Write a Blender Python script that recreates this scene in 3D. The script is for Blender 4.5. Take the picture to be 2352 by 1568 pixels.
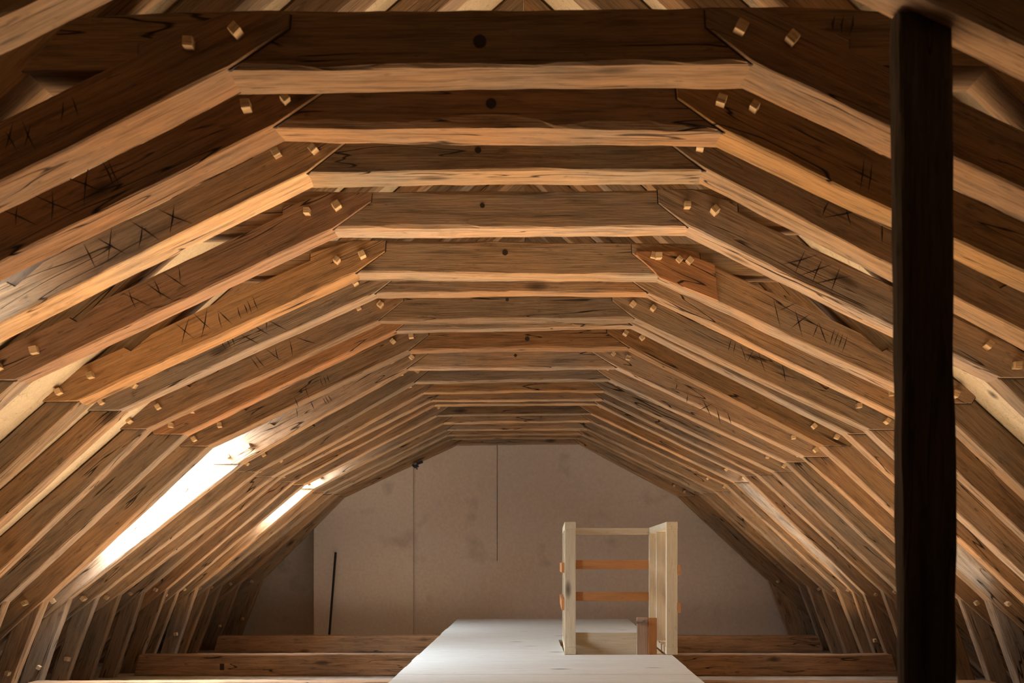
import bpy, bmesh, math, random
from mathutils import Vector, noise
for o in list(bpy.data.objects): bpy.data.objects.remove(o)
C = bpy.context.scene
COL = C.collection
R = random.Random(7)
# ------------------------------------------------------------------ camera
EYE = 1.17                      # eye above the attic floor
F = 2100.0                      # focal length in pixels of the 2352 px wide frame
VX, VY = 1211.0, 1290.0         # vanishing point of the nave direction
cam_d = bpy.data.cameras.new('camera'); cam = bpy.data.objects.new('camera', cam_d); COL.objects.link(cam)
cam.location = (0, 0, EYE); cam.rotation_euler = (math.pi/2, 0, 0)
cam_d.sensor_width = 36; cam_d.lens = 36*F/2352
cam_d.shift_x = (1176-VX)/2352; cam_d.shift_y = (VY-784)/2352
cam_d.clip_start = 0.05; cam_d.clip_end = 100
cam_d.dof.use_dof = True; cam_d.dof.focus_distance = 6.5; cam_d.dof.aperture_fstop = 3.5
C.camera = cam
C.view_settings.view_transform = 'Standard'; C.view_settings.look = 'None'
C.view_settings.exposure = -0.12; C.view_settings.gamma = 1; C.view_settings.use_curve_mapping = False
# ------------------------------------------------------------------ world and light
w = bpy.data.worlds.new('sky'); C.world = w; w.use_nodes = True
w.node_tree.nodes['Background'].inputs[0].default_value = (0.72, 0.84, 1.0, 1)
w.node_tree.nodes['Background'].inputs[1].default_value = 1.5
def area(name, loc, rot, sx, sy, power, color, spread=180):
    l = bpy.data.lights.new(name, 'AREA'); l.shape = 'RECTANGLE'; l.size = sx; l.size_y = sy
    l.energy = power; l.color = color; l.spread = math.radians(spread)
    o = bpy.data.objects.new(name, l); COL.objects.link(o); o.location = loc; o.rotation_euler = rot
    return o
WARM = (1.0, 0.71, 0.44)
UP = (math.pi, 0, 0)
area('floor_fill', (-0.3, 4.35, 0.06), UP, 4.6, 2.4, 140, WARM, 118)  # added warm fill lights just above the floor
area('floor_fill', (-2.55, 7.2, 0.06), UP, 1.9, 3.3, 66, WARM, 112)
area('floor_fill', (2.35, 7.2, 0.06), UP, 1.9, 3.3, 66, WARM, 112)
area('floor_fill', (-2.5, 10.2, 0.06), UP, 1.9, 0.8, 36, WARM, 115)
area('floor_fill', (2.4, 10.2, 0.06), UP, 1.9, 0.8, 36, WARM, 115)
area('floor_fill', (-0.1, 11.2, 0.06), UP, 5.6, 0.5, 20, WARM, 160)
# daylight that enters through the roof windows: (side, y0, y1, s0, s1, power); s runs down the slope from the ridge
SKYLIGHTS = [(-1, 7.18, 7.54, 3.30, 4.70, 230), (-1, 10.30, 10.57, 3.2, 4.15, 100),
             (-1, 3.60, 3.88, 2.9, 3.9, 10), (1, 9.80, 10.12, 3.3, 4.8, 16), (1, 6.67, 7.0, 4.35, 4.95, 6)]
DAY = (0.84, 0.92, 1.0)

# ------------------------------------------------------------------ helpers
def link(name, bm, mat, parent=None, loc=(0,0,0), rot=(0,0,0), smooth=False):
    me = bpy.data.meshes.new(name); bm.normal_update(); bm.to_mesh(me); bm.free()
    me.materials.append(mat)
    if smooth: me.polygons.foreach_set('use_smooth', [True]*len(me.polygons))
    o = bpy.data.objects.new(name, me); COL.objects.link(o)
    o.location = loc; o.rotation_euler = rot
    if parent: o.parent = parent
    return o
def tag(o, label, cat, group=None):
    o['label'] = label; o['category'] = cat
    if group: o['group'] = group
def struct(name, bm, mat, parent=None, **k):
    o = link(name, bm, mat, parent, **k)
    if not parent: o['kind'] = 'structure'
    return o
def empty(name, loc):
    o = bpy.data.objects.new(name, None); COL.objects.link(o); o.location = loc; return o
def bx(bm, x0, x1, y0, y1, z0, z1, bev=0.0):
    vs = [bm.verts.new((x, y, z)) for x in (x0, x1) for y in (y0, y1) for z in (z0, z1)]
    q = [(0,1,3,2), (4,6,7,5), (0,4,5,1), (2,3,7,6), (0,2,6,4), (1,5,7,3)]
    fs = [bm.faces.new([vs[i] for i in f]) for f in q]
    if bev:
        es = list({e for f in fs for e in f.edges})
        bmesh.ops.bevel(bm, geom=es, offset=bev, segments=2, affect='EDGES', profile=0.6)
def cyl(bm, p, q, r, n=12, r2=None):
    p = Vector(p); q = Vector(q); r2 = r if r2 is None else r2
    d = (q-p).normalized(); a = d.orthogonal().normalized(); b = d.cross(a)
    A = [bm.verts.new(p+(a*math.cos(t)+b*math.sin(t))*r) for t in [2*math.pi*i/n for i in range(n)]]
    B = [bm.verts.new(q+(a*math.cos(t)+b*math.sin(t))*r2) for t in [2*math.pi*i/n for i in range(n)]]
    for i in range(n): bm.faces.new((A[i], A[(i+1)%n], B[(i+1)%n], B[i]))
    bm.faces.new(A[::-1]); bm.faces.new(B)
def P(x, y, d):                 # pixel and distance to a point in the place
    return ((x-VX)*d/F, d, EYE+(VY-y)*d/F)

# timber: an outline in the X-Z plane hewn out between two depths, grain along the angle a
def timber(name, pts, y0, y1, a, mat, parent, seed, amp=0.0045, cham=0.005, wane=0.009, step=0.07, ploc=(0,0,0), dup_front=None):
    # orient counter-clockwise
    A = sum(pts[i][0]*pts[(i+1)%len(pts)][1]-pts[(i+1)%len(pts)][0]*pts[i][1] for i in range(len(pts)))
    if A < 0: pts = pts[::-1]
    cx = sum(p[0] for p in pts)/len(pts); cz = sum(p[1] for p in pts)/len(pts)
    ca, sa = math.cos(a), math.sin(a)
    loc2 = [((p[0]-cx)*ca+(p[1]-cz)*sa, -(p[0]-cx)*sa+(p[1]-cz)*ca) for p in pts]
    S = []
    n = len(loc2)
    for i in range(n):
        p, q = loc2[i], loc2[(i+1)%n]
        L = math.hypot(q[0]-p[0], q[1]-p[1])
        k = max(1, int(L/step))
        for j in range(k):
            t = j/k; S.append((p[0]+(q[0]-p[0])*t, p[1]+(q[1]-p[1])*t, j == 0, L > 0.5))
    m = len(S); bm = bmesh.new(); ym = (y0+y1)/2
    nr = []
    for i in range(m):
        p, q = S[i-1], S[(i+1)%m]; s = S[i]
        n1 = Vector((s[1]-p[1], -(s[0]-p[0]))).normalized(); n2 = Vector((q[1]-s[1], -(q[0]-s[0]))).normalized()
        v = n1+n2
        v = v.normalized() if v.length > 1e-6 else n1
        nr.append(v)                      # outward
    def ring(y, inset, sd, am):
        out = []
        for i, s in enumerate(S):
            u = s[0]
            b = noise.noise(Vector((u*1.3+sd*3.1, sd*7.7, s[1]*2)))*1.5 + noise.noise(Vector((u*7+sd, sd*5.3+4, s[1]*6)))*0.8 + noise.noise(Vector((u*22+sd, sd*5.3+4, 1)))*0.3
            k = am*b if s[3] else am*b*0.4
            e = inset
            if inset:
                e = cham*0.5 + (abs(noise.noise(Vector((u*2.1+sd*2, 9.1+sd, s[1]*3))))*wane*1.6 + abs(noise.noise(Vector((u*14+sd, 2.1, sd))))*wane*0.5 if s[3] else 0)
            off = k - e
            out.append(bm.verts.new((s[0]+nr[i][0]*off, y, s[1]+nr[i][1]*off)))
        return out
    c = cham
    r0 = ring(y0-ym, 1, seed, amp); r1 = ring(y0-ym+c*1.2, 0, seed, amp)
    rm = ring((y0-ym)*0.1, 0, seed+0.35, amp*0.8)
    r2 = ring(y1-ym-c, 0, seed+0.7, amp); r3 = ring(y1-ym, 1, seed+0.7, amp)
    rs = [r0, r1, rm, r2, r3]
    for a_, b_ in zip(rs, rs[1:]):
        for i in range(m):
            j = (i+1) % m
            bm.faces.new((a_[i], a_[j], b_[j], b_[i]))
    bm.faces.new(r0[::-1]); bm.faces.new(r3)
    bmesh.ops.recalc_face_normals(bm, faces=bm.faces)
    o = link(name, bm, mat, parent, (cx-ploc[0], ym-ploc[1], cz-ploc[2]), (0, -a, 0))
    o2l = lambda x, z: ((x-cx)*ca+(z-cz)*sa, -(x-cx)*sa+(z-cz)*ca)
    return o, o2l, ym

# ------------------------------------------------------------------ materials
class NT:
    def __init__(s, name):
        s.m = bpy.data.materials.new(name); s.m.use_nodes = True; s.t = s.m.node_tree
        s.b = s.t.nodes['Principled BSDF']
    def n(s, typ, **k):
        x = s.t.nodes.new(typ)
        for a, v in k.items():
            if a.startswith('i_'): x.inputs[a[2:]].default_value = v
            elif a.startswith('n_'): x.inputs[int(a[2:])].default_value = v
            else: setattr(x, a, v)
        return x
    def l(s, a, b): s.t.links.new(a, b)
    def ramp(s, src, stops, interp='LINEAR'):
        r = s.n('ShaderNodeValToRGB'); r.color_ramp.interpolation = interp
        e = r.color_ramp.elements
        while len(e) < len(stops): e.new(0.5)
        for x, (p, c) in zip(e, stops):
            x.position = p; x.color = (c[0], c[1], c[2], 1) if not isinstance(c, (int, float)) else (c, c, c, 1)
        s.l(src, r.inputs[0]); return r.outputs[0]
    def mix(s, f, a, b, mode='MIX'):
        x = s.n('ShaderNodeMix', data_type='RGBA', blend_type=mode)
        for i, v in ((0, f), (6, a), (7, b)):
            if hasattr(v, 'is_linked') or hasattr(v, 'links'): s.l(v, x.inputs[i])
            else: x.inputs[i].default_value = v if i == 0 else (v[0], v[1], v[2], 1)
        return x.outputs[2]
    def math(s, op, a, b=0.0):
        x = s.n('ShaderNodeMath', operation=op)
        for i, v in ((0, a), (1, b)):
            if hasattr(v, 'links'): s.l(v, x.inputs[i])
            else: x.inputs[i].default_value = v
        return x.outputs[0]
def wood(name, cA, cB, grey, dark=0.35, rough=0.85, knots=True, grain=1.0, crack=1.0, stain=1.0, bump=0.5):
    t = NT(name)
    tc = t.n('ShaderNodeTexCoord'); oi = t.n('ShaderNodeObjectInfo')
    sc = t.math('MULTIPLY', oi.outputs['Random'], 57.0)
    add = t.n('ShaderNodeVectorMath', operation='ADD'); t.l(tc.outputs['Object'], add.inputs[0]); t.l(sc, add.inputs[1])
    co = add.outputs[0]
    def nz(scale, vec, detail=6, rough_=0.6, dist=0.0):
        mp = t.n('ShaderNodeMapping'); mp.inputs['Scale'].default_value = vec; t.l(co, mp.inputs[0])
        x = t.n('ShaderNodeTexNoise'); x.inputs['Scale'].default_value = scale; x.inputs['Detail'].default_value = detail
        x.inputs['Roughness'].default_value = rough_; x.inputs['Distortion'].default_value = dist
        t.l(mp.outputs[0], x.inputs['Vector']); return x.outputs[0]
    g1 = nz(3.0, (0.7, 10, 10), 8, 0.68, 0.35)
    g2 = nz(12.0, (0.45, 14, 14), 4, 0.7, 0.1)
    big = nz(1.3, (1, 2.2, 2.2), 4, 0.6)
    blot = nz(4.5, (0.8, 1.6, 1.6), 7, 0.7)
    base = t.mix(t.ramp(oi.outputs['Random'], [(0.1, 0.0), (0.9, 1.0)]), cA, cB)
    base = t.mix(t.ramp(big, [(0.42, 0.0), (0.66, stain)]), base, grey)
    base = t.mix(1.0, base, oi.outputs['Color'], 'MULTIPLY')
    m1 = t.ramp(g1, [(0.28, dark), (0.48, 0.92), (0.70, 1.18)])
    col = t.mix(grain, base, m1, 'MULTIPLY')
    m2 = t.ramp(g2, [(0.34, 0.6), (0.52, 1.0), (0.7, 1.2)])
    col = t.mix(0.8*grain, col, m2, 'MULTIPLY')
    col = t.mix(t.ramp(blot, [(0.58, 0.0), (0.76, 0.55*stain)]), col, (grey[0]*0.3, grey[1]*0.28, grey[2]*0.26))
    fl = nz(30.0, (0.35, 1.3, 1.3), 3, 0.6)
    col = t.mix(t.ramp(fl, [(0.62, 0.0), (0.72, 0.55*grain)]), col, (grey[0]*0.25, grey[1]*0.22, grey[2]*0.2))
    cr = nz(2.1, (0.35, 5.0, 5.0), 2, 0.5, 0.25)
    line = t.ramp(t.math('ABSOLUTE', t.math('SUBTRACT', cr, 0.5)), [(0.0, 1.0), (0.003, 0.9), (0.008, 0.0)])
    msk = t.ramp(nz(1.7, (1, 3, 3), 2), [(0.50, 0.0), (0.55, crack)])
    line = t.math('MULTIPLY', line, msk)
    col = t.mix(line, col, (0.02, 0.012, 0.007))
    h = t.math('SUBTRACT', t.math('ADD', t.math('MULTIPLY', g1, 0.7), t.math('MULTIPLY', g2, 0.4)), t.math('MULTIPLY', line, 1.2))
    if knots:
        mp = t.n('ShaderNodeMapping'); mp.inputs['Scale'].default_value = (1.1, 3.2, 3.2); t.l(co, mp.inputs[0])
        v = t.n('ShaderNodeTexVoronoi', i_Scale=1.25); t.l(mp.outputs[0], v.inputs['Vector'])
        k = t.ramp(v.outputs['Distance'], [(0.0, 0.9), (0.07, 0.55), (0.13, 0.0)])
        col = t.mix(k, col, (0.035, 0.02, 0.011))
    t.l(col, t.b.inputs['Base Color']); t.b.inputs['Roughness'].default_value = rough
    t.b.inputs['Specular IOR Level'].default_value = 0.2
    bp = t.n('ShaderNodeBump', i_Strength=bump, i_Distance=0.012); t.l(h, bp.inputs['Height']); t.l(bp.outputs[0], t.b.inputs['Normal'])
    return t.m
def plain(name, c, rough=0.6, metal=0.0):
    t = NT(name); t.b.inputs['Base Color'].default_value = (*c, 1); t.b.inputs['Roughness'].default_value = rough
    t.b.inputs['Metallic'].default_value = metal; return t.m
OAK = wood('old_oak', (0.37, 0.245, 0.148), (0.44, 0.270, 0.148), (0.32, 0.245, 0.18), bump=0.8)
OAK_RED = wood('red_oak', (0.42, 0.20, 0.09), (0.45, 0.22, 0.095), (0.36, 0.18, 0.08), stain=0.6)
BEAM = wood('beam_oak', (0.40, 0.24, 0.13), (0.44, 0.26, 0.14), (0.30, 0.19, 0.12))
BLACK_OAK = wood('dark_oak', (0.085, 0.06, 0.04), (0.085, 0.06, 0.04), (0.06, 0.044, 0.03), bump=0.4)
BOARD = wood('roof_board', (0.55, 0.45, 0.31), (0.60, 0.49, 0.34), (0.45, 0.37, 0.27), dark=0.8, crack=0.3, stain=0.35, knots=True, grain=0.5)
PINE = wood('new_pine', (0.74, 0.64, 0.46), (0.78, 0.68, 0.49), (0.70, 0.62, 0.46), dark=0.85, crack=0, stain=0.15, grain=0.45, bump=0.1, rough=0.6)
LARCH = wood('larch_rail', (0.56, 0.26, 0.10), (0.60, 0.28, 0.11), (0.50, 0.24, 0.10), dark=0.8, crack=0, stain=0.1, grain=0.5, bump=0.1, rough=0.6)
PEGW = wood('peg_wood', (0.62, 0.42, 0.23), (0.66, 0.46, 0.26), (0.5, 0.33, 0.18), knots=False, crack=0, stain=0.2)
PLY = wood('deck_ply', (0.76, 0.81, 0.80), (0.78, 0.83, 0.82), (0.70, 0.74, 0.71), dark=0.88, crack=0.0, stain=0.3, grain=0.45, bump=0.1, rough=0.55)
GROOVE_SHADE = plain('groove_shade', (0.03, 0.018, 0.01), 0.9)  # near-black for cuts and holes; around lap joints it paints the gap's shade
STEEL = plain('steel', (0.55, 0.56, 0.58), 0.3, 1.0)
IRON = plain('black_iron', (0.02, 0.02, 0.023), 0.5, 0.6)
def plaster():
    t = NT('plaster'); tc = t.n('ShaderNodeTexCoord')
    a = t.n('ShaderNodeTexNoise', i_Scale=0.9, i_Detail=5.0); t.l(tc.outputs['Object'], a.inputs['Vector'])
    b = t.n('ShaderNodeTexNoise', i_Scale=26.0, i_Detail=6.0); t.l(tc.outputs['Object'], b.inputs['Vector'])
    c = t.n('ShaderNodeTexNoise', i_Scale=2.3, i_Detail=3.0); t.l(tc.outputs['Object'], c.inputs['Vector'])
    col = t.mix(t.ramp(a.outputs[0], [(0.4, 0.0), (0.62, 1.0)]), (0.78, 0.71, 0.65), (0.80, 0.69, 0.60))
    col = t.mix(t.ramp(c.outputs[0], [(0.62, 0.0), (0.78, 0.35)]), col, (0.25, 0.19, 0.15))
    col = t.mix(0.3, col, t.ramp(b.outputs[0], [(0.3, 0.75), (0.7, 1.15)]), 'MULTIPLY')
    t.l(col, t.b.inputs['Base Color']); t.b.inputs['Roughness'].default_value = 0.95
    bp = t.n('ShaderNodeBump', i_Strength=0.15, i_Distance=0.004); t.l(b.outputs[0], bp.inputs['Height']); t.l(bp.outputs[0], t.b.inputs['Normal'])
    return t.m
PLASTER = plaster()
def dust():
    t = NT('dusty_floor'); tc = t.n('ShaderNodeTexCoord')
    a = t.n('ShaderNodeTexNoise', i_Scale=2.5, i_Detail=7.0); t.l(tc.outputs['Object'], a.inputs['Vector'])
    t.l(t.ramp(a.outputs[0], [(0.35, (0.30, 0.25, 0.20)), (0.65, (0.52, 0.47, 0.41))]), t.b.inputs['Base Color'])
    t.b.inputs['Roughness'].default_value = 0.95; return t.m
FLOORM = dust()
def glass():
    t = NT('window_glass'); out = t.t.nodes['Material Output']
    tr = t.n('ShaderNodeBsdfTransparent'); gl = t.n('ShaderNodeBsdfGlossy'); gl.inputs['Roughness'].default_value = 0.02
    mx = t.n('ShaderNodeMixShader'); mx.inputs[0].default_value = 0.06
    t.l(tr.outputs[0], mx.inputs[1]); t.l(gl.outputs[0], mx.inputs[2]); t.l(mx.outputs[0], out.inputs[0]); return t.m
GLASS = glass()

# ------------------------------------------------------------------ roof geometry (metres, relative to the eye)
# inner face of the rafters
KL2, KL3 = (-1730/700, 618/700), (-2680/700, -215/700)
KR2, KR3 = (1610/700, 618/700), (2510/700, -215/700)
def line_dir(a, b):
    L = math.hypot(b[0]-a[0], b[1]-a[1]); return ((b[0]-a[0])/L, (b[1]-a[1])/L)
DL = line_dir(KL3, KL2); DR = line_dir(KR3, KR2)       # up-slope
NL = (-DL[1], DL[0]); NR = (DR[1], -DR[0])             # outward normals
if NL[0] > 0: NL = (-NL[0], -NL[1])
if NR[0] < 0: NR = (-NR[0], -NR[1])
def isect(p, d, q, e):
    det = d[0]*(-e[1])+e[0]*d[1]
    t = ((q[0]-p[0])*(-e[1])+e[0]*(q[1]-p[1]))/det
    return (p[0]+d[0]*t, p[1]+d[1]*t)
RH = 0.175
RIDGE = isect(KL2, DL, KR2, DR)
oL = (KL2[0]+NL[0]*RH, KL2[1]+NL[1]*RH); oR = (KR2[0]+NR[0]*RH, KR2[1]+NR[1]*RH)
RIDGE_O = isect(oL, DL, oR, DR)
def at_x(p, d, x): return (x, p[1]+d[1]*(x-p[0])/d[0])
def at_z(p, d, z): return (p[0]+d[0]*(z-p[1])/d[1], z)

# ceiling boarding, with openings for the roof windows
Y_NEAR, Y_WALL = -1.6, 12.8
bm = bmesh.new()
def slab(bm, side, y0, y1, s0, s1, t0=0.0, t1=0.03, gap=0.0015):
    d = DL if side < 0 else DR; n = NL if side < 0 else NR
    b = RIDGE_O
    def pt(s, t, y): return (b[0]-d[0]*s+n[0]*(t+0.006), y, EYE+b[1]-d[1]*s+n[1]*(t+0.006))
    v = [bm.verts.new(pt(s, t, y)) for y in (y0+gap, y1-gap) for s in (s0, s1) for t in (t0, t1)]
    for f in [(0,1,3,2), (4,6,7,5), (0,4,5,1), (2,3,7,6), (0,2,6,4), (1,5,7,3)]: bm.faces.new([v[i] for i in f])
SMAX = 6.75
for side in (-1, 1):
    sk = sorted([s for s in SKYLIGHTS if s[0] == side], key=lambda s: s[1])
    y = Y_NEAR
    ys = sorted({Y_NEAR, Y_WALL+0.6} | {s[1] for s in sk} | {s[2] for s in sk})
    for a, b in zip(ys, ys[1:]):
        mid = (a+b)/2; hit = [s for s in sk if s[1] < mid < s[2]]
        k = max(1, round((b-a)/0.17)) 
        for i in range(k):
            p, q = a+(b-a)*i/k, a+(b-a)*(i+1)/k
            if hit:
                slab(bm, side, p, q, -0.05, hit[0][3], gap=0.0006); slab(bm, side, p, q, hit[0][4], SMAX, gap=0.0006)
            else: slab(bm, side, p, q, -0.05, SMAX, gap=0.0006)
        slab(bm, side, a, b, -0.05, hit[0][3] if hit else SMAX, 0.031, 0.05, 0)
        if hit: slab(bm, side, a, b, hit[0][4], SMAX, 0.031, 0.05, 0)
bmesh.ops.recalc_face_normals(bm, faces=bm.faces)
struct('ceiling', bm, BOARD)
for k, (side, y0, y1, s0, s1, pw) in enumerate(SKYLIGHTS):
    bm = bmesh.new()
    e = 0.035
    slab(bm, side, y0, y0+e, s0, s1, 0.0, 0.08, 0); slab(bm, side, y1-e, y1, s0, s1, 0.0, 0.08, 0)
    slab(bm, side, y0+e, y1-e, s0, s0+e, 0.0, 0.08, 0); slab(bm, side, y0+e, y1-e, s1-e, s1, 0.0, 0.08, 0)
    bmesh.ops.recalc_face_normals(bm, faces=bm.faces)
    fr = struct('window_%d' % (k+1), bm, PINE)
    bm = bmesh.new(); slab(bm, side, y0+e, y1-e, s0+e, s1-e, 0.05, 0.056, 0)
    bmesh.ops.recalc_face_normals(bm, faces=bm.faces)
    link('pane', bm, GLASS, fr)
    d = DL if side < 0 else DR; n = NL if side < 0 else NR
    s = (s0+s1)/2
    p = Vector((RIDGE_O[0]-d[0]*s+n[0]*0.12, (y0+y1)/2, EYE+RIDGE_O[1]-d[1]*s+n[1]*0.12))
    rot = Vector((-n[0], 0, -n[1])).to_track_quat('-Z', 'Y').to_euler()
    o = area('daylight', p, rot, 1, 1, pw, DAY)
    # long side of the light runs down the slope
    mt = o.rotation_euler.to_matrix(); lx = mt @ Vector((1, 0, 0))
    if abs(lx.y) > 0.5: o.data.size = (y1-y0)*0.9; o.data.size_y = (s1-s0)*0.95
    else: o.data.size = (s1-s0)*0.95; o.data.size_y = (y1-y0)*0.9

# floor, end walls
bm = bmesh.new(); bx(bm, -5.2, 5.2, Y_NEAR, Y_WALL+0.6, -0.1, 0.0); struct('floor', bm, FLOORM)
bm = bmesh.new()
X = lambda px: (px-VX)*Y_WALL/F
bx(bm, X(722), X(950)-0.002, Y_WALL-0.035, Y_WALL+0.6, 0, 5)
bx(bm, X(950), X(1142)-0.006, Y_WALL+0.02, Y_WALL+0.6, 0, 5)
bx(bm, X(1142)-0.006, X(1142)+0.006, Y_WALL+0.06, Y_WALL+0.6, EYE+0.02, 5)
bx(bm, X(1142)-0.006, X(1142)+0.006, Y_WALL+0.02, Y_WALL+0.6, 0, EYE+0.02)
bx(bm, X(1142)+0.006, 5.2, Y_WALL+0.02, Y_WALL+0.6, 0, 5)
bx(bm, -5.2, X(722), Y_WALL+0.45, Y_WALL+0.6, 0, 5)
struct('wall_end', bm, PLASTER)
bm = bmesh.new(); bx(bm, -5.2, 5.2, Y_NEAR-0.1, Y_NEAR, 0, 5); struct('wall_near', bm, BLACK_OAK)

# ------------------------------------------------------------------ trusses
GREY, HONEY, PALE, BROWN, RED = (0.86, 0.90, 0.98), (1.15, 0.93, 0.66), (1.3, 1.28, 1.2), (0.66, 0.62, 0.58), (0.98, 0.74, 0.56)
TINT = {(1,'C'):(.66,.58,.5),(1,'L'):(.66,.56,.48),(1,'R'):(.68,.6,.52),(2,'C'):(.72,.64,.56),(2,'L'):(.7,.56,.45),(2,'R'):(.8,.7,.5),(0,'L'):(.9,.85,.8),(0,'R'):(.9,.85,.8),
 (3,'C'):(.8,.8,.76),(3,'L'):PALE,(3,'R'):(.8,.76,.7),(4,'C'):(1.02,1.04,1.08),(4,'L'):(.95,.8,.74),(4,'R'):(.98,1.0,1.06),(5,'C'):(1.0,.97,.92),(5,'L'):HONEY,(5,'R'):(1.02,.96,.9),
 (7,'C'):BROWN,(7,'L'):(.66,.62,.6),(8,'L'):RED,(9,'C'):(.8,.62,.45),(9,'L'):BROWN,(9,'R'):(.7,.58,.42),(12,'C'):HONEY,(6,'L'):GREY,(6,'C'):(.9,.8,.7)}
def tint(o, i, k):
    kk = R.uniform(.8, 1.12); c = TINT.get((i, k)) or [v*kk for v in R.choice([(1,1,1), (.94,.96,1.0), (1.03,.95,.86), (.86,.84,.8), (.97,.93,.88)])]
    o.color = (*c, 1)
# r, collar knees (left x,y  right x,y in the frame), brace-rafter knees, rafter-ashlar knees (None = the usual place)
T = [
 (0.80, None, None, None, None, None, None),
 (1.00, (528,158), (1725,146), None, None, None, None),
 (1.15, (632,290), (1660,302), None, None, None, None),
 (1.30, (707,397), (1615,391), None, None, None, None),
 (1.48, (765,526), (1580,521), None, None, None, None),
 (1.715,(818,626), (1515,632), (180,922), None, None, None),
 (1.87, (862,674), (1487,672), (275,943), None, None, None),
 (2.05, (870,735), (1457,731), (335,985), (1998,987), None, None),
 (2.17, (910,758), (1450,746), (420,997), (1950,997), (5,1382), None),
 (2.34, (940,804), (1445,798), (477,1025), (1892,1024), (95,1380), (2277,1378)),
 (2.52, (935,846), (1415,843), (548,1066), (1848,1049), (155,1375), (2209,1375)),
 (2.71, (952,877), (1400,871), (589,1083), (1807,1061), (220,1370), None),
 (2.89, (970,902), (1388,897), (623,1095), (1780,1083), (270,1366), None),
 (3.07, (990,919), (1385,917), (643,1094), (1743,1090), (325,1360), None),
 (3.20, (997,929), (1371,927), (672,1106), (1712,1093), (380,1352), (1988,1364)),
 (3.38, (1003,954),(1357,949), (695,1114), (1688,1107), (405,1360), (1960,1357)),
 (3.53, (1017,971),(1357,966), (722,1122), (1671,1114), (450,1350), (1926,1352)),
 (3.72, (1025,987),(1350,985), (741,1131), (1644,1128), (480,1346), (1892,1352)),
 (3.88, (1028,999),(1337,997), (760,1135), (1615,1133), (507,1343), (1858,1347)),
 (4.03, (1036,1008),(1336,1006), None, None, None, (1836,1344)),
 (4.17, (1047,1021),(1330,1018), (790,1140), (1560,1140), (600,1332), (1765,1332)),
]
CL1, CR1 = (-683, 1143), (513, 1143)
LABELS = [
 'nearest roof truss, only its two braces showing in the top corners, above the black post',
 'roof truss whose very dark collar crosses the top edge of the photo, with big pegs',
 'second collar roof truss from the top edge, dark, with a ragged bright lower edge',
 'third collar roof truss from the top, pale left brace carved with crosses and a slash',
 'roof truss with grey cracked collar and three large crosses scribed on its right brace',
 'roof truss with knotty collar, honey-coloured left brace and red-brown plate at right',
 'roof truss close behind the one with the red-brown plate, a thin plain collar strip',
 'roof truss with plain dark brown collar, right in front of two close bright soffits',
 'roof truss set tight behind another, its collar soffit broad and ragged at right',
 'roof truss whose collar has the larger round black hole just right of centre',
 'roof truss lit white on its left rafter, small black hole in its collar',
 'roof truss directly beyond the white lit rafter, with a plain grey-brown collar',
 'roof truss two beyond the white lit rafter, with an amber brown collar band',
 'front roof truss of the closely spaced pair in the far half of the attic',
 'rear roof truss of the closely spaced pair, above the nearer full-width tie beam',
 'roof truss just before the small farther roof window, with a very thin straight soffit',
 'roof truss lit on its left rafter by the small farther roof window',
 'roof truss one beyond the small farther roof window, fourth from the end wall',
 'roof truss third from the far plastered end wall, with reddish brown timber',
 'roof truss second from the far plastered end wall, just above the farther tie beam',
 'last roof truss, dark outline against the top and sides of the plastered end wall',
]
pegm = None
def peg_mesh():
    bm = bmesh.new()
    bx(bm, -0.0165, 0.0165, -0.042, 0.02, -0.0165, 0.0165, 0.003)
    me = bpy.data.meshes.new('peg'); bm.to_mesh(me); bm.free(); me.materials.append(PEGW); return me
PEG = peg_mesh()
MARKS = {}       # (truss, 'L'/'R') -> strokes in frame pixels
MARKS[(3,'L')] = [((192,560),(218,613)),((223,547),(288,583)),((257,517),(248,600)),((300,508),(366,552)),((327,517),(318,570)),((362,480),(440,513)),((400,470),(390,536))]
MARKS[(2,'L')] = [((40,470),(36,520)),((60,440),(180,490)),((120,435),(118,512)),((145,405),(245,445)),((203,378),(193,475)),((235,370),(262,430)),((247,365),(274,425)),((0,480),(90,520))]
MARKS[(1,'L')] = [((10,300),(40,350)),((30,280),(12,345)),((50,275),(85,350)),((70,285),(55,340)),((145,230),(140,280)),((165,220),(180,270))]
MARKS[(4,'L')] = [((278,672),(350,706)),((295,665),(312,708)),((335,650),(398,690)),((352,640),(370,683)),((375,625),(430,662)),((410,610),(414,650))]
MARKS[(5,'L')] = [((400,740),(447,778)),((435,727),(417,792)),((443,718),(487,758)),((476,705),(462,778)),((500,712),(510,755)),((500,712),(534,745)),((545,703),(554,733)),((560,697),(569,722)),((567,688),(578,720)),((580,680),(593,713))]
MARKS[(6,'L')] = [((505,775),(520,805)),((515,770),(530,800)),((527,765),(540,795)),((552,768),(595,790)),((580,745),(620,770)),((612,730),(612,760)),((615,735),(660,758))]
MARKS[(7,'L')] = [((575,820),(597,850)),((585,815),(610,845)),((610,800),(650,830)),((632,795),(640,830)),((665,780),(672,820)),((680,775),(730,790))]
MARKS[(9,'L')] = [((675,910),(685,935)),((700,880),(710,915)),((675,905),(715,890)),((715,880),(735,870)),((735,865),(742,888)),((742,862),(750,885)),((750,858),(758,880))]
MARKS[(10,'L')] = [((660,945),(690,930)),((680,935),(683,960)),((700,930),(730,915)),((712,918),(722,942)),((740,912),(750,930)),((746,908),(757,927)),((752,905),(763,922))]
MARKS[(4,'R')] = [((1850,573),(1825,630)),((1797,607),(1878,585)),((1890,592),(1865,652)),((1836,633),(1912,607)),((1931,610),(1908,673)),((1870,652),(1953,634))]
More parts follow.
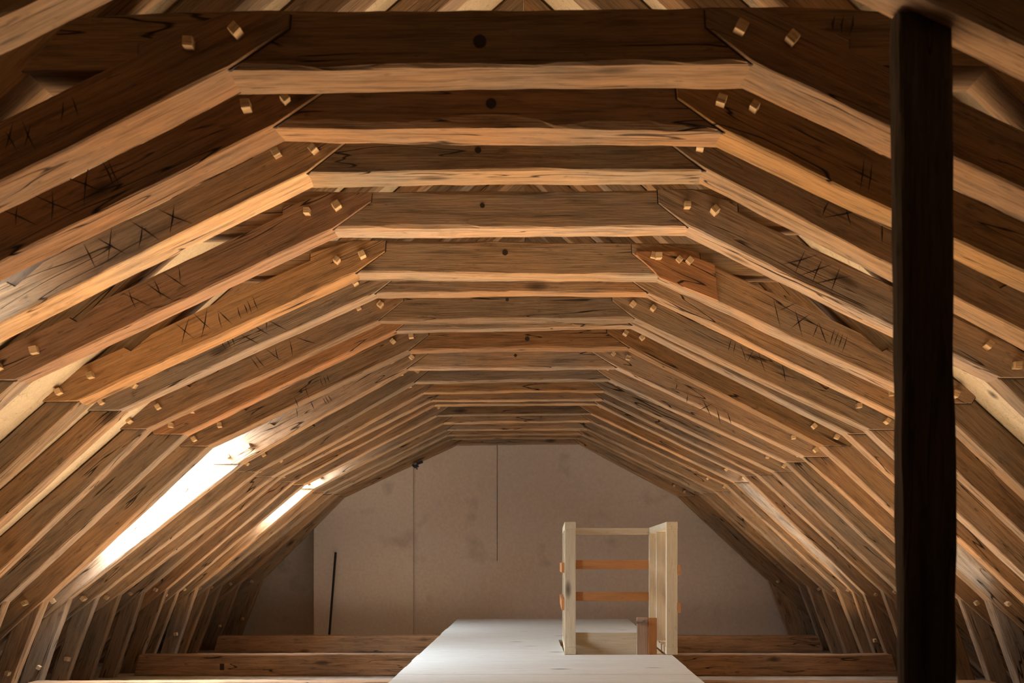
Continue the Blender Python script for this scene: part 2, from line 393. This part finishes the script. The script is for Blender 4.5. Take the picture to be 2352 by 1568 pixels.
MARKS[(5,'R')] = [((1775,680),(1793,755)),((1825,708),(1843,775)),((1785,715),(1830,695)),((1815,755),(1862,720)),((1880,740),(1866,777)),((1880,740),(1900,792)),((1918,752),(1905,795)),((1928,758),(1915,797)),((1937,763),(1924,802)),((1947,768),(1933,812))]
MARKS[(1,'R')] = [((1918,35),(1914,70)),((1938,35),(1934,75)),((1960,35),(1952,80))]
MARKS[(2,'R')] = [((1985,360),(1975,440)),((2003,370),(1993,445)),((1940,380),(2020,420))]
MARKS[(3,'R')] = [((1905,460),(1888,498)),((1942,475),(1955,520)),((1890,500),(1985,480)),((2026,510),(2026,560))]
MARKS[(7,'R')] = [((1680,778),(1672,808)),((1690,782),(1684,812)),((1700,790),(1715,835)),((1715,835),(1733,800)),((1740,800),(1760,860)),((1795,830),(1805,880)),((1770,850),(1830,870))]
MARKS[(10,'R')] = [((1555,880),(1552,895)),((1580,905),(1578,925)),((1610,910),(1635,960)),((1600,945),(1640,925)),((1645,935),(1655,975)),((1670,945),(1680,975))]
HOLES = {1: (1102,95,.022), 2: (1128,238,.02), 3: (1098,345,.014), 4: (1108,472,.012), 5: (1160,580,.016), 7: (1165,688,.012), 9: (1211,778,.018), 10: (1184,816,.013)}
STRAIGHT = {}
for i, (r, c1l, c1r, k2l, k2r, k3l, k3r) in enumerate(T):
    Y = 3*r
    def nrm(p, default, jx=14, jy=12):
        if p is None: return ((default[0]+R.uniform(-jx, jx))/700, (default[1]+R.uniform(-jy, jy))/700)
        return ((p[0]-VX)*r/700, (VY-p[1])*r/700)
    k1 = [nrm(c1l, CL1), nrm(c1r, CR1)]
    k2 = [nrm(k2l, (-1740, 618)), nrm(k2r, (1610, 618))]
    k3 = [nrm(k3l, (-2670, -212)), nrm(k3r, (2500, -212))]
    root = empty('roof_truss', (0, Y, 0)); tag(root, LABELS[i], 'roof truss', 'oak roof trusses along the attic')
    PL = (0, Y, 0)
    W = {0:.13, 1:.165, 2:.14, 3:.15, 4:.13, 5:.14, 6:.11, 9:.135}.get(i) or R.uniform(0.105, 0.128)
    ch = R.uniform(0.175, 0.195)
    # collar
    zl, zr = k1[0][1], k1[1][1]
    sl = (zr-zl)/(k1[1][0]-k1[0][0])
    bmid = ((k1[0][0]+k1[1][0])/2, (zl+zr)/2+R.uniform(-0.004, 0.010))
    xl = at_z(KL2, DL, zl)[0]-0.03; xr = at_z(KR2, DR, zr)[0]+0.03; tl, tr = R.uniform(-.035, .005), R.uniform(-.03, .01)
    pts = [(xl, EYE+zl+tl), (k1[0][0]-0.3, EYE+zl+tl), (k1[0][0]+0.0, EYE+zl), (bmid[0], EYE+bmid[1]), (k1[1][0], EYE+zr),
           (k1[1][0]+0.3, EYE+zr+tr), (xr, EYE+zr+tr), (xr-0.17, EYE+zr+ch-0.02), (k1[1][0]+0.1, EYE+zr+ch), (bmid[0]+0.3, EYE+bmid[1]+ch+R.uniform(-.01,.008)), (k1[0][0]-0.1, EYE+zl+ch), (xl+0.17, EYE+zl+ch-0.02)]
    col, o2l, ym = timber('collar_beam', pts, Y, Y+W, math.atan(sl), OAK, root, R.uniform(0, 90), ploc=PL, wane={1:.02, 2:.05, 4:.022, 8:.05, 9:.03, 10:.035}.get(i, .011), amp=.006)
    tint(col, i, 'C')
    if i in HOLES:
        hx, hy, hr = HOLES[i]
        u, v = o2l((hx-VX)*Y/F, EYE+(VY-hy)*Y/F)
        bm = bmesh.new(); n = 14
        cyl(bm, (u, Y-ym-0.002, v), (u, Y-ym+0.004, v), hr, n); link('knot_hole', bm, GROOVE_SHADE, col)
    for s in (0, 1):
        sg = 1 if s == 0 else -1          # +x is inward on the left side
        K1, K2, K3 = k1[s], k2[s], k3[s]
        q = lambda p, dx, dz: (p[0]+sg*dx, EYE+p[1]+dz)
        L = math.hypot(K1[0]-K2[0], K1[1]-K2[1]); th = math.atan2(K1[1]-K2[1], abs(K1[0]-K2[0]))
        h = R.uniform(0.155, 0.18); hv = h/math.cos(th); tn = math.tan(th)
        j = lambda a=0.012: R.uniform(-a, a)
        # brace: shaft with notched lap heads at both ends
        tip = 0.17+j(.03); nt = 0.27+j(.05); ch2 = ch-0.012+j(.006)
        tz = min(0.125+j(.01), tip*0.78)
        pts = [q(K2, 0, 0), ((K1[0]+K2[0])/2, EYE+(K1[1]+K2[1])/2+j(.006)), q(K1, 0, 0), q(K1, tip, tz), q(K1, tip+.004, ch2), q(K1, -0.02+j(), ch2),
               q(K1, -nt, -nt*tn+hv+0.035), q(K1, -nt-.002, -nt*tn+hv-0.004),
               ((K1[0]+K2[0])/2, EYE+(K1[1]+K2[1])/2+hv+j(.006)),
               q(K2, 0.42, 0.42*tn+hv), q(K2, 0.30, 0.30*tn+hv-0.045), q(K2, 0.26, 0.26*tn+hv-0.005), q(K2, -0.03, hv-0.015),
               q(K2, -0.23+j(), 0.05+j(.01)), q(K2, -0.205, 0.0)]
        mat = OAK
        ax = th if s == 0 else -th
        br, o2l, ym = timber('brace', pts, Y-0.012, Y+W-0.012, ax, mat, root, R.uniform(0, 90), ploc=PL)
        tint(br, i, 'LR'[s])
        gp_ = []
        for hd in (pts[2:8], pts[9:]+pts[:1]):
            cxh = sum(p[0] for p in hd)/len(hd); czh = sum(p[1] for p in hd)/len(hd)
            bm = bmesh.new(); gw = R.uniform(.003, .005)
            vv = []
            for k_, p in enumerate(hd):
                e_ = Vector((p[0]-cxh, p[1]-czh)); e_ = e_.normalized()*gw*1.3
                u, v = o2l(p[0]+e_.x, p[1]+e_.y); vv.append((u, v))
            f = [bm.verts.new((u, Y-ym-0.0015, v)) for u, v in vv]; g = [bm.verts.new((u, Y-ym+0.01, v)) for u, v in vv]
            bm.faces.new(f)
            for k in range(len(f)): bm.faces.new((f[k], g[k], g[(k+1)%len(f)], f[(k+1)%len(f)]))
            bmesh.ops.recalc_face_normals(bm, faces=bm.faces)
            link('joint_gap_shade', bm, GROOVE_SHADE, br)  # dark outline behind the lap head, shade of the gap put into colour
        def pegat(par, o2l, ym, x, z, yf):
            u, v = o2l(x, z)
            p = bpy.data.objects.new('peg', PEG); COL.objects.link(p); p.parent = par
            p.location = (u, yf-ym, v); p.rotation_euler = (j(.12), R.uniform(-.5, .5), j(.12))
            k = R.uniform(0.85, 1.12); p.scale = (k, R.uniform(0.75, 1.15), k)
        for dx, dz in ((0.026, 0.10), (-0.115, 0.068)):
            x, z = q(K1, dx+j(.018), dz+j(.012)); pegat(br, o2l, ym, x, z, Y-0.012)
        for dx, dz in ((-0.085, 0.058), (0.085, 0.15)):
            x, z = q(K2, dx+j(.018), dz+j(.012)); pegat(br, o2l, ym, x, z, Y-0.012)
        mk = MARKS.get((i, 'LR'[s]))
        if mk:
            yf = Y-0.012
            for a, b in mk:
                pa = o2l((a[0]-VX)*yf/F, EYE+(VY-a[1])*yf/F); pb = o2l((b[0]-VX)*yf/F, EYE+(VY-b[1])*yf/F)
                bm = bmesh.new()
                d = Vector((pb[0]-pa[0], pb[1]-pa[1])); n_ = Vector((-d.y, d.x)).normalized()
                mid = (Vector(pa)+Vector(pb))/2+n_*j(.004)
                wd = R.uniform(0.0026, 0.004)
                A_ = [Vector(pa), mid+n_*wd, Vector(pb), mid-n_*wd]
                f = [bm.verts.new((v.x, yf-ym-0.0006, v.y)) for v in A_]; g = [bm.verts.new((v.x, yf-ym+0.004, v.y)) for v in A_]
                bm.faces.new(f)
                for k in range(4): bm.faces.new((f[k], g[k], g[(k+1)%4], f[(k+1)%4]))
                bmesh.ops.recalc_face_normals(bm, faces=bm.faces)
                link('carved_line', bm, GROOVE_SHADE, br)
        # rafter
        D = DL if s == 0 else DR; N = NL if s == 0 else NR; base2 = KL2 if s == 0 else KR2; O = oL if s == 0 else oR
        E = lambda p: (p[0], EYE+p[1])
        rid_i = isect(K2, D, RIDGE, (0, 1)); rid_o = (RIDGE[0], RIDGE_O[1]-0.004)
        zf = -EYE+0.0
        foot_i = at_z(K3, line_dir(K3, K2), zf); foot_o = at_z(O, D, zf)
        gapx = 0.001*sg
        pts = [E((rid_i[0]-gapx, rid_i[1])), E(K2), E(K3), E(foot_i), E(foot_o), E((RIDGE[0]-gapx, at_x(O, D, RIDGE[0])[1]-0.004))]
        ang = math.atan2(D[1], D[0]);  ang = ang if s == 0 else math.atan2(-D[1], -D[0])
        ra, ro2l, rym = timber('rafter', pts, Y+0.012, Y+W-0.002, ang, OAK, root, R.uniform(0, 90), amp=0.004, ploc=PL)
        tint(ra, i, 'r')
        # ashlar post
        sp = 0.36+j(.03); aw = R.uniform(0.15, 0.175) if i < 18 else 0.36; up = 0.13
        zt = K3[1]+up
        fz = -EYE
        fx = K3[0]-sg*sp*(K3[1]-fz)
        pts = [(K3[0]+sg*sp*0.02, EYE+K3[1]+0.02), (K3[0]-sg*0.02, EYE+zt), (K3[0]-sg*(aw+0.02), EYE+K3[1]+0.0), (fx-sg*aw, 0.0), (fx, 0.0)]
        angp = math.atan2(1, sg*sp)
        if s == 1: angp = angp
        ah, ao2l, aym = timber('ashlar_post', pts, Y+0.024, Y+W-0.012, angp, OAK, root, R.uniform(0, 90), amp=0.004, ploc=PL)
        tint(ah, i, 'a')
        x, z = q(K3, -0.115+j(.015), -0.02+j(.015)); pegat(ra, ro2l, rym, x, z, Y+0.012)
        x, z = (K3[0]-sg*(sp*0.52+0.06), EYE+K3[1]-0.54+j(.03))
        if R.random() < 0.35: pegat(ah, ao2l, aym, x, z, Y+0.024)
    if i == 5:   # reddish repair plate over the right hand head
        yf = Y-0.03
        px = [(1462,577),(1560,577),(1642,607),(1650,690),(1515,637),(1500,620),(1462,585)]
        pts = [((a-VX)*yf/F, EYE+(VY-b)*yf/F) for a, b in px]
        pl, o2l, ym = timber('repair_plate', pts, yf, Y-0.011, -0.4, OAK_RED, root, 5.5, amp=0.001, cham=0.003, wane=0.002, ploc=PL)
        pl['label'] = 'red-brown five-sided plate pegged over the joint'
        for a, b in ((1511,590),(1583,600)): pegat(pl, o2l, ym, (a-VX)*yf/F, EYE+(VY-b)*yf/F, yf)

# ------------------------------------------------------------------ tie beams
def tie(r, h, dpt, label, seed, top=0.955):
    Y = 3*r; zt = EYE-top
    xl = -2850/700+0.03; xr = 2690/700-0.03
    pts = [(xl, 0.002), (xr, 0.002), (xr-0.06, zt-0.02), (xr-0.07, zt), (0, zt+0.004), (xl+0.06, zt), (xl+0.05, zt-0.02)]
    o, f, ym = timber('tie_beam', pts, Y, Y+dpt, 0, BEAM, None, seed, amp=0.005)
    tag(o, label, 'beam', 'tie beams across the attic floor'); return o
tie(2.43, .2, .15, 'lowest tie beam, only its pale top edge showing at the bottom edge left of the platform', 3.0, top=0.962)
tb_ = tie(3.13, .2, .17, 'nearer full-width dark tie beam passing under the pale platform, with a small mortise slot', 21.0)
yb_ = 3*3.13
bm = bmesh.new(); bx(bm, -0.022, 0.022, -0.0015, 0.01, -0.033, 0.033)
link('mortise_slot', bm, GROOVE_SHADE, tb_, (P(510, 1531, yb_)[0]-tb_.location.x, yb_-tb_.location.y-0.001, P(510, 1531, yb_)[2]-tb_.location.z))
tie(3.93, .2, .17, 'farther orange-brown tie beam in front of the plastered end wall', 33.0)

# ------------------------------------------------------------------ black post
bm_p = []
yp = 2.45
xa = (2063-VX)*yp/F; xb = (2186-VX)*yp/F
ztop = EYE+(VY-22)*yp/F
lean = 15*yp/F
pts = [(xa+lean, 0.0), (xb+lean+0.004, 0.0), (xb, ztop-0.05), (xb-0.02, ztop-0.01), (xa, ztop)]
pts = [(p[0]+0.004, p[1]) for p in pts]
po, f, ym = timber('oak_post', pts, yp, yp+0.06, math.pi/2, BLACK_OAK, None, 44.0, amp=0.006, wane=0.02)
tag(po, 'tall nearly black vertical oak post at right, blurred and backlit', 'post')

# ------------------------------------------------------------------ platform
HP = 0.78; ZP = EYE-HP
def G(x, y):                    # pixel on the platform's plane
    d = F*HP/(y-VY); return ((x-VX)*d/F, d)
yn, yh0, yh1, yf_ = 5.45, F*HP/213, 9.2, F*HP/131
Lf, Ln = G(1050, 1421), G(890, 1568)
Rf, Rn = G(1443, 1421), G(1620, 1568)
lx = lambda y: Lf[0]+(Ln[0]-Lf[0])*(y-Lf[1])/(Ln[1]-Lf[1])
rx = lambda y: Rf[0]+(Rn[0]-Rf[0])*(y-Rf[1])/(Rn[1]-Rf[1])
plat = empty('wooden_platform', (0, 8.5, 0)); tag(plat, 'pale planed board platform laid over the tie beams, with a hatch opening', 'platform')
PO = (0, 8.5, 0)
def quadslab(name, pts, z0, z1, mat, par, off):
    cx = sum(p[0] for p in pts)/len(pts); cy = sum(p[1] for p in pts)/len(pts)
    bm = bmesh.new()
    a = [bm.verts.new((p[0]-cx, p[1]-cy, z0-z1)) for p in pts]; b = [bm.verts.new((p[0]-cx, p[1]-cy, 0)) for p in pts]
    bm.faces.new(a[::-1]); bm.faces.new(b)
    for k in range(len(pts)):
        m = (k+1) % len(pts); bm.faces.new((a[k], a[m], b[m], b[k]))
    bmesh.ops.recalc_face_normals(bm, faces=bm.faces)
    bmesh.ops.bevel(bm, geom=list(bm.edges), offset=0.002, segments=1, affect='EDGES')
    return link(name, bm, mat, par, (cx-off[0], cy-off[1], z1-off[2]))
hl = (1300-VX)*yh0/F-0.01
TB = 0.028
# boards run across the platform
def boards(y0, y1, fx0, fx1, n):
    for k in range(n):
        a = y0+(y1-y0)*k/n+0.001; b = y0+(y1-y0)*(k+1)/n-0.001
        ja, jb = R.uniform(-.006, .006), R.uniform(-.006, .006)
        quadslab('deck_board', [(fx0(a)+ja, a), (fx1(a)+jb, a), (fx1(b)+jb, b), (fx0(b)+ja, b)], ZP-TB, ZP+R.uniform(-.0012, .0012), PLY, plat, PO)
boards(yn, yh0, lx, rx, 5)
boards(yh0, yh1, lx, lambda y: hl, 4)
boards(yh1, yf_, lx, rx, 9)
for x0 in (lambda y: lx(y)+0.12, lambda y: hl-0.16, lambda y: rx(y)-0.10):
    bm = bmesh.new()
    quadslab('joist', [(x0(yn), yn+.02), (x0(yn)+0.07, yn+.02), (x0(yf_)+0.07, yf_-.02), (x0(yf_), yf_-.02)], EYE-0.948, ZP-TB-0.001, PINE, plat, PO)

# ------------------------------------------------------------------ hatch guard frame
PXM = yh0/F
gy = yh0; ROT = math.radians(-1.4)
gx0 = (1297-VX)*PXM; gx1 = (1557-VX)*PXM-0.005
g = empty('hatch_guard', (gx0, gy, ZP+0.003)); g.rotation_euler = (0, 0, ROT)
tag(g, 'new pale pine guard frame around the platform hatch, with orange rails', 'guard rail')
GW = gx1-gx0; GD = 1.38; GH = 304*PXM
def gb(name, x0, x1, y0, y1, z0, z1, mat, par=g, bev=0.0025, lab=None, axis=None):
    c = ((x0+x1)/2, (y0+y1)/2, (z0+z1)/2); hx, hy, hz = (x1-x0)/2, (y1-y0)/2, (z1-z0)/2
    bm = bmesh.new()
    # local X runs along the longest side so that the grain follows it
    L = max(hx, hy, hz)
    if L == hx: bx(bm, -hx, hx, -hy, hy, -hz, hz, bev); rot = (0, 0, 0)
    elif L == hy: bx(bm, -hy, hy, -hx, hx, -hz, hz, bev); rot = (0, 0, math.pi/2)
    else: bx(bm, -hz, hz, -hy, hy, -hx, hx, bev); rot = (0, math.pi/2, 0)
    o = link(name, bm, mat, par, c, rot)
    if lab: o['label'] = lab
    return o
sw, sd = 0.094, 0.06
tp = 0.06
for x0 in (0, GW-sw):
    gb('top_plate', x0, x0+sw, 0, GD, GH-tp, GH, PINE)
    gb('bottom_plate', x0, x0+sw, 0, GD, 0, tp, PINE)
    for y0 in (0, GD*0.52, GD-sd):
        gb('stud', x0+.001, x0+sw-.001, y0+.001, y0+sd, tp, GH-tp, PINE)
for z0 in (0.685, 0.37):
    for x0 in (-0.026, GW+0.001):
        gb('side_rail', x0, x0+0.025, 0.0 if x0 > 0 else 0.02, GD+.03, z0-(0.02 if x0 > 0 else 0), z0+0.085-(0.02 if x0 > 0 else 0), LARCH, lab='orange larch rail along the side')
    gb('back_rail', 0, GW, GD+0.001, GD+0.026, z0+0.02, z0+0.11, LARCH, lab='orange larch rail across the back')
gb('top_rail', sw, GW-sw, GD-0.05, GD, GH-0.065, GH-0.003, PINE)
gb('kick_board', 0.0, GW-0.02, GD+0.027, GD+0.052, -0.36, 0.075, PINE)

# short gate post with a steel bolt inside the hatch
gp = empty('gate_post', ((1475-VX)*(gy+0.3)/F, gy+0.3, 0)); 
tag(gp, 'short pinkish-brown gate post with a shiny barrel bolt, inside the hatch by the right stud', 'post')
dd = (gy+0.3)/F; zt = EYE-(1418-VY)*dd
gb('post_board', (1463-1475)*dd, (1488-1475)*dd, 0, 0.03, 0.0, zt, wood('pink_wood', (0.62, 0.45, 0.34), (0.62, 0.45, 0.34), (0.56, 0.42, 0.32), dark=.8, grain=.5, crack=0, stain=.2, bump=.1), gp, 0.003)
gb('post_batten', (1489-1475)*dd, (1508-1475)*dd, -0.02, 0.03, 0.0, zt-0.002, LARCH, gp, 0.003)
bm = bmesh.new()
zb = EYE-(1428-VY)*dd
cyl(bm, (-0.05, -0.012, zb), (0.03, -0.012, zb), 0.006, 10)
cyl(bm, (-0.052, -0.012, zb), (-0.036, -0.012, zb), 0.014, 12)
cyl(bm, (0.014, -0.03, zb+.004), (0.014, 0.0, zb+.004), 0.013, 12)
cyl(bm, (0.022, -0.014, zb-.02), (0.022, -0.014, zb+.022), 0.005, 8)
link('bolt', bm, STEEL, gp)['label'] = 'shiny steel bolt'
bm = bmesh.new()
x0 = (1516-VX)*dd-gp.location.x; z0 = EYE-(1475-VY)*dd
cyl(bm, (x0-0.02, 0, z0), (x0+.05, 0, z0-.004), 0.0035, 8); cyl(bm, (x0-0.02, 0, z0+.012), (x0-.008, 0, z0-.004), 0.0035, 8)
h = link('hook', bm, STEEL, g); h.location = (gp.location.x-gx0, 0.3, -ZP)
h['label'] = 'small steel hook'

# ------------------------------------------------------------------ rod leaning on the end wall, clamp
bm = bmesh.new()
a = P(771, 1268, 12.70); b = P(757, 1450, 12.62)
k = (b[2]-0.005)/(a[2]-b[2])
b2 = (b[0]+(b[0]-a[0])*k, b[1]+(b[1]-a[1])*k, 0.005)
cyl(bm, b2, a, 0.016, 12); cyl(bm, (b2[0], b2[1], 0), (b2[0], b2[1], 0.02), 0.02, 12)
o = link('metal_rod', bm, IRON, None, smooth=False); tag(o, 'thin dark rod leaning upright against the left part of the end wall', 'rod')
bm = bmesh.new()
dq = 12.46
c = P(955, 1069, dq)
bx(bm, -0.03, 0.035, -0.02, 0.02, -0.03, 0.012, 0.005); bx(bm, 0.02, 0.11, -0.014, 0.014, 0.0, 0.035, 0.006); bx(bm, -0.045, -0.015, -0.015, 0.015, -0.01, 0.03, 0.004)
cyl(bm, (0.0, 0, -0.055), (0.0, 0, -0.025), 0.008, 8)
o = link('clamp', bm, plain('blue_black', (0.015, 0.025, 0.05), 0.5), None, c); tag(o, 'small blue-black clamp under the last left brace, at the panel seam', 'clamp')
o.rotation_euler = (0, -0.35, 0)
